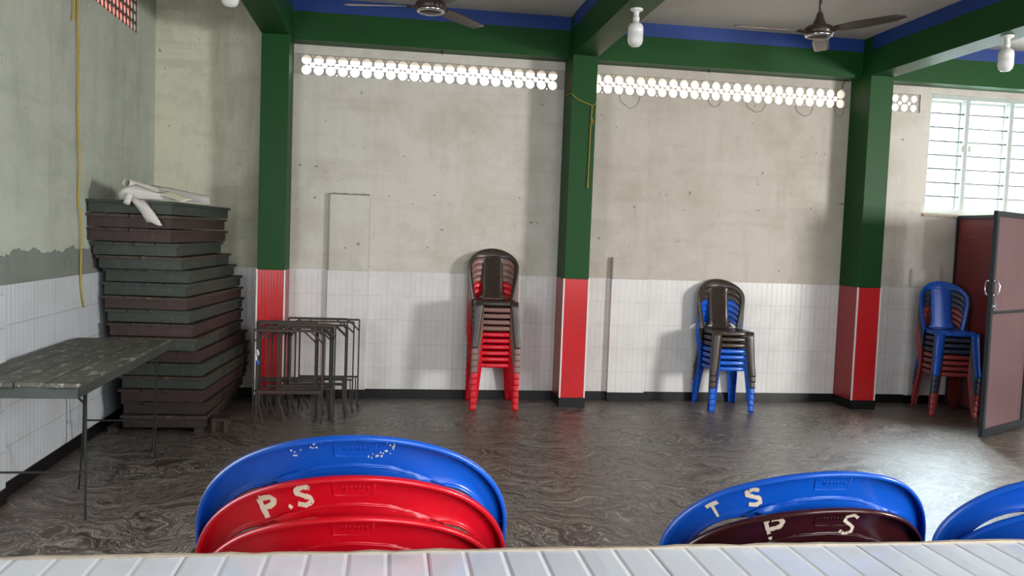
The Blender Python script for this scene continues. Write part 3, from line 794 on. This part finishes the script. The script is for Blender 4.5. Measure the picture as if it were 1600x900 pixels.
# trestle frames parked against the left column
TX = [-.715, -.800, -.775, -.745, -.700, -.660, -.625, -.600, -.565, -.53, -.495, -.462, -.76, -.615, -.52, -.56]
TO = [0, 13, 9, 5, 10, 3, 7, 2, 11, 8, 12, 14, 1, 4, 6, 15]          # depth order, front to back
TR = [(TX[i], 6.60+.0425*TO[i], 0) for i in range(16)]
TRW = ['foremost and lowest', 'at the far left', 'second from the left', 'third from the left', 'fourth from the left', 'fifth from the left', 'sixth from the left', 'sixth from the right', 'fifth from the right', 'third from the right', 'second from the right', 'at the far right']+['']*4
tproto = []
for i, (x, y, rz) in enumerate(TR):
    lab = 'rusty iron trestle frame %s, in the bunch before the left column' % TRW[i]
    if i in (3, 4, 5, 6, 7, 8, 12, 13, 14, 15): lab = 'rusty iron trestle frame in the middle of the bunch before the left column'
    t = thing('iron_trestle', lab, 'trestle', (x, y, 0), rz, 'iron trestles leaning together before the left column')
    w, h = (.485, .485, .46, .44, .41, .47, .40, .43, .485, .45, .47, .485, .46, .42, .44, .48)[i], .72 + .012*((i*5) % 4)
    r = .0082
    rail = .25+.012*(i % 3)
    bm = B()
    tube(bm, [(-w/2, 0, h), (w/2, 0, h)], r*1.3, 4); obj('top_bar', bm, M['rust'], t)
    bm = B(); tube(bm, [(-w/2, 0, rail), (w/2, 0, rail)], r*(2.2 if i == 0 else 1.2), 4)
    obj('lower_rail', bm, M['rust'], t)
    for s in (-1, 1):
        bm = B(); tube(bm, [(s*w/2, 0, .002), (s*w/2, 0, h)], r, 4); obj('leg', bm, M['iron_dark'] if i % 2 else M['rust'], t)
        bm = B(); tube(bm, [(s*w/2, 0, h-.09), (s*(w/2-.09), 0, h-.004)], r, 4); obj('brace', bm, M['rust'], t)
        q = .02 + .015*(i % 3)
        bm = B(); tube(bm, [(s*(w/2-.02), 0, rail), (s*(w/2-.018), -.004, rail*.6), (s*(w/2-.03)+q*.5, -.014, .06), (s*(w/2-.03)+q*1.2, -.021, .004)], r*.8, 4); obj('prong', bm, M['rust'], t)
# rag knotted on the front trestle
rg = thing('knotted_rag', 'white and blue rag knotted on the upright of the front iron trestle', 'rag', (-.9575, 6.60, .50))
def blob(bm, c, s, seed):
    rnd = random.Random(seed); bmesh.ops.create_icosphere(bm, subdivisions=2, radius=1, matrix=Matrix.Translation(c) @ Matrix.Diagonal((s[0], s[1], s[2], 1)))
    for v in bm.verts: v.co += Vector((rnd.uniform(-1, 1), rnd.uniform(-1, 1), rnd.uniform(-1, 1)))*.004
bm = B(); blob(bm, (0, -.002, .05), (.013, .014, .028), 1); blob(bm, (-.008, -.004, .015), (.009, .011, .03), 2); obj('white_cloth', bm, M['cloth_white'], rg)
bm = B(); blob(bm, (.004, -.004, -.025), (.012, .012, .02), 3); obj('blue_cloth', bm, M['cloth_blue'], rg)

# ------------------------------------------------------------------ papers on the board stack
ZTOP = ZS + NBD*PT
def sheet_roll(name, label, p0, p1, r0, r1, mat, turns=1.15, grp='paper sheets on the board stack'):
    p0, p1 = Vector(p0), Vector(p1); ax = (p1-p0).normalized(); a = ax.cross(Vector((0, 0, 1))).normalized(); b = ax.cross(a)
    bm = B(); rows = []
    for k in range(11):
        t = k/10; p = p0.lerp(p1, t); r = r0+(r1-r0)*t
        rows.append([p + (a*math.cos(2*PI*turns*j/26) + b*math.sin(2*PI*turns*j/26))*(r*(1+.12*j/26)) for j in range(27)])
    grid(bm, rows); o = obj(name, bm, mat, None, solid=.0012); tag(o, label, 'paper roll', grp); return o
sheet_roll('paper_roll', 'rolled paper end standing highest above the board stack', (-1.735, 5.985, ZTOP+.112), (-1.62, 6.28, ZTOP+.075), .026, .026, M['paper'])
sheet_roll('paper_roll', 'rolled paper lying low at the front edge of the top board', (-1.755, 5.96, ZTOP+.034), (-1.58, 6.22, ZTOP+.036), .029, .026, M['paper'])
sheet_roll('paper_roll', 'small paper roll drooping over the edge below the other rolls', (-1.715, 5.925, ZTOP-.030), (-1.70, 5.945, ZTOP+.035), .018, .022, M['paper'])
def sheet(label, rows, mat, name='paper_sheet'):
    bm = B(); grid(bm, rows); o = obj(name, bm, mat, None, solid=.0015); tag(o, label, 'paper', 'paper sheets on the board stack'); return o
def quad_sheet(c, n=8, wav=.004, fold=None):
    c = [Vector(p) for p in c]; rows = []
    for i in range(n+1):
        u = i/n; r = []
        for j in range(n+1):
            v = j/n; p = c[0].lerp(c[1], v).lerp(c[3].lerp(c[2], v), u); p = p + Vector((0, 0, wav*math.sin(u*7+v*4)))
            r.append(p)
        rows.append(r)
    return rows
# cone-like sheet sweeping right over the stack, flap hanging down the front
bm_rows = []
e0, e1, ap = Vector((-1.765, 5.96, ZTOP+.004)), Vector((-1.685, 6.03, ZTOP+.105)), Vector((-1.45, 6.10, ZTOP+.010))
for i in range(13):
    u = i/12; row = []
    for j in range(13):
        v = j/12; p = e0.lerp(e1, v)
        p = p + Vector((-.018, -.055, .012))*math.sin(v*PI)
        q = ap + Vector((.02*v, .01*v, .012*math.sin(v*PI)))
        row.append(p.lerp(q, u) + Vector((0, 0, .010*math.sin(u*PI)*math.sin(v*PI))))
    bm_rows.append(row)
sheet('large pale paper sheet curled like a cone across the top board', bm_rows, M['paper'])
sheet('pale paper flap hanging down over the front edge of the top boards', [[Vector((-1.725+.10*a+.135*b, 5.985-.045*min(1, b*3)-.012*math.sin(a*3), ZTOP+.022-.015*a - .17*b*(.55+.45*b) + .006*math.sin(a*6))) for a in [k/6 for k in range(7)]] for b in [k/8 for k in range(9)]], M['paper'])
sheet('cream folded paper lying on top at the right of the pale sheets', quad_sheet([(-1.585, 6.06, ZTOP+.052), (-1.375, 6.00, ZTOP+.004), (-1.325, 6.08, ZTOP+.022), (-1.515, 6.14, ZTOP+.072)], wav=.002), M['paper_cream'])
sheet('grey wide paper sheet standing up at the back of the top board', quad_sheet([(-1.66, 6.20, ZTOP+.010), (-1.24, 6.20, ZTOP+.004), (-1.27, 6.30, ZTOP+.062), (-1.67, 6.34, ZTOP+.115)], wav=.006), M['paper'])

# ------------------------------------------------------------------ ropes, wires, bolts
def rope(name, label, cat, pts, r, mat, n=6, group=None):
    bm = B(); tube(bm, pts, r, n); o = obj(name, bm, mat); tag(o, label, cat, group); return o
rp = []
for k in range(41):
    t = k/40; z = 3.30-(3.30-1.60)*t; rp.append((XL+.016+.004*math.sin(t*17), 5.80+.05*t+.004*math.sin(t*9), z))
for k in range(1, 25):
    t = k/24; rp.append((XL+.020, 5.855+.10*t*t+.025*math.sin(t*6), 1.60-.67*t))
rope('yellow_rope', 'long yellow-brown rope hanging down the left wall behind the board stack', 'rope', rp, .006, M['rope'])
rope('short_rope', 'short frayed rope end high on the left wall beside the long rope', 'rope', [(XL+.012, 5.71, 3.1), (XL+.016, 5.70, 2.93), (XL+.02, 5.74, 2.85), (XL+.018, 5.73, 2.77), (XL+.012, 5.72, 2.745)], .006, M['rope'])
yr = YF-.009
tr = thing('tied_yellow_cord', 'thin yellow cord tied round the middle green column with its end hanging', 'cord', (1.66, yr, 2.7))
bm = B(); tube(bm, [(-.125, .165, .07), (-.117, .02, .072), (-.105, -.004, .058), (-.06, -.001, .02), (.0, -.001, -.002), (.062, -.001, -.022), (.075, -.001, -.03)], .0035, 6)
tube(bm, [(.075, -.001, -.03), (.10, -.001, -.012), (.118, -.004, -.008), (.124, .08, .0)], .0035, 6); obj('loop', bm, M['rope'], tr)
bm = B(); tube(bm, [(.074, -.004, -.03), (.072, -.006, -.12), (.070, -.005, -.22), (.068, -.004, -.45), (.066, -.004, -.62), (.064, -.004, -.75)], .004, 6, radii=[.005, .004, .004, .004, .004, .0075]); 
tube(bm, [(.072, -.006, -.12), (.082, -.012, -.15), (.095, -.012, -.175)], .003, 6); tube(bm, [(.072, -.006, -.13), (.078, -.014, -.165), (.084, -.016, -.20)], .0025, 6); obj('hanging_end', bm, M['rope'], tr)
for i, (x, z, w, d) in enumerate(((2.17, 2.848, .20, .125), (2.99, 2.848, .13, .065), (3.40, 2.848, .19, .09), (3.885, 2.848, .18, .10), (4.13, 2.848, .0, .0))):
    if w == 0: continue
    nm = ['leftmost', 'second from left and smallest', 'third from left', 'fourth from left'][i]
    rope('wire_loop', 'thin wire loop hanging under the middle grille, %s' % nm, 'wire', [(x-w/2, YB-.004, z-.004), (x-w/2+.01, YB-.006, z-d*.5), (x-.02, YB-.006, z-d*.92), (x+.005, YB-.006, z-d), (x+w/2-.03, YB-.006, z-d*.8), (x+w/2-.01, YB-.006, z-d*.35), (x+w/2, YB-.004, z-.004)], .0015, M['wire'], 5, 'wire loops hanging under the middle grille')
rope('wire_loop', 'thin wire loop hanging under the middle grille, rightmost by the column', 'wire', [(3.83+.0+.36, YB-.004, 2.844), (4.20, YB-.006, 2.80), (4.225, YB-.006, 2.765), (4.26, YB-.006, 2.76), (4.285, YB-.006, 2.80), (4.29, YB-.004, 2.844)], .0015, M['wire'], 5, 'wire loops hanging under the middle grille')
rope('black_cable', 'short black cable dropping from the back beam by the right column', 'cable', [(4.26, YB-.10, 3.100), (4.262, YB-.02, 3.085), (4.262, YB-.005, 3.06), (4.262, YB-.005, 3.028)], .0035, M['wire'], 6)
rope('iron_bolt', 'small rusty iron bolt sticking out of the wall left of the right column', 'bolt', [(4.335, YB-.001, 1.935), (4.30, YB-.05, 1.935), (4.285, YB-.07, 1.93)], .006, M['rust'], 6)
rope('beam_hook', 'small iron hook under the back beam of the left bay', 'hook', [(.42, YB-.12, 3.1025), (.42, YB-.12, 3.085), (.425, YB-.13, 3.075)], .006, M['iron_dark'], 6)
rope('beam_hook', 'small iron hook under the back beam of the middle bay', 'hook', [(2.87, YB-.12, 3.1025), (2.87, YB-.12, 3.085), (2.875, YB-.13, 3.075)], .006, M['iron_dark'], 6)

# ------------------------------------------------------------------ bulbs on the cross beams
def bulb(x, y, label):
    t = thing('light_bulb', label, 'light bulb', (x, y, ZBM-.0005), 0, 'bulbs under the cross beams')
    bm = B(); lathe(bm, [(.0, 0), (.044, 0), (.046, -.006), (.040, -.014), (.026, -.020), (.020, -.024), (.019, -.055), (.023, -.060), (.023, -.085), (.0, -.086)], 20); obj('holder', bm, M['white_plastic'], t)
    bm = B(); lathe(bm, [(.0, -.087), (.018, -.087), (.020, -.094), (.040, -.104), (.050, -.118), (.0525, -.135), (.0525, -.178), (.0, -.1785)], 22)
    cp = obj('bulb_body', bm, M['white_plastic'], t)
    bm = B(); lathe(bm, [(.0515, -.1790), (.054, -.195), (.0535, -.218), (.046, -.242), (.030, -.256), (.0, -.261)], 22); obj('diffuser', bm, M['bulb'], cp)
    return t
bulb(1.652, 5.78, 'white bulb in a ceiling holder under the cross beam of the middle column')
bulb(4.44, 5.72, 'white bulb in a holder under the cross beam of the right column')
bulb(-1.00, 5.50, 'white bulb at the top edge under the cross beam of the left column')

# ------------------------------------------------------------------ ceiling fans
def fan(x, y, z, angs, R, label, tilt=0):
    t = thing('ceiling_fan', label, 'ceiling fan', (x, y, z), 0, 'three-bladed ceiling fans')
    H = ZC-z-.0005
    bm = B(); tube(bm, [(0, 0, .10), (0, 0, H-.03)], .011, 12); obj('down_rod', bm, M['fan'], t)
    bm = B(); lathe(bm, [(.013, H-.085), (.030, H-.07), (.045, H-.03), (.052, H), (.0, H)], 20); obj('ceiling_cup', bm, M['fan'], t)
    bm = B(); lathe(bm, [(.014, .150), (.022, .140), (.032, .10), (.050, .062), (.058, .048), (.0, .047)], 20); obj('motor_cup', bm, M['fan'], t)
    bm = B(); lathe(bm, [(.0, .046), (.085, .046), (.102, .036), (.108, .018), (.108, -.004), (.098, -.020), (.080, -.030), (.078, -.034), (.050, -.044), (.0, -.048)], 28); mo = obj('motor', bm, M['fan'], t)
    bm = B(); lathe(bm, [(.099, -.0205), (.102, -.024), (.082, -.036), (.079, -.033)], 28); obj('chrome_ring', bm, M['chrome'], mo)
    for a in angs:
        a = math.radians(a); Rm = Matrix.Rotation(a, 4, 'Z')
        bm = B(); rows = []
        for k in range(15):
            u = k/14; r = .135+(R-.135)*u
            hwd = .042+.022*min(1, u*3)-.010*u
            if u > .9: hwd *= math.sqrt(max(.02, 1-((u-.9)/.1)**2*.75))
            pit = math.radians(13-5*u)
            row = []
            for j in range(7):
                v = -1+2*j/6; row.append(Rm @ Vector((r, v*hwd*math.cos(pit), .008-v*hwd*math.sin(pit)+.005*(1-v*v)-.004*u)))
            rows.append(row)
        grid(bm, rows); bl = obj('blade', bm, M['fan'], t, solid=.0022)
        bm = B()
        for v in (-.018, .018):
            tube(bm, [Rm @ Vector((.085, v*.8, -.006)), Rm @ Vector((.12, v, .002)), Rm @ Vector((.165, v, .006))], .007, 6)
        obj('blade_bracket', bm, M['fan'], bl)
    return t
fan(.247, 6.0, 3.06, (170, 50, 290), .62, 'brown ceiling fan above the left bay, cut off by the top edge')
fan(3.10, 5.97, 3.085, (180, 300, 60), .65, 'dark brown ceiling fan on its rod above the middle bay')
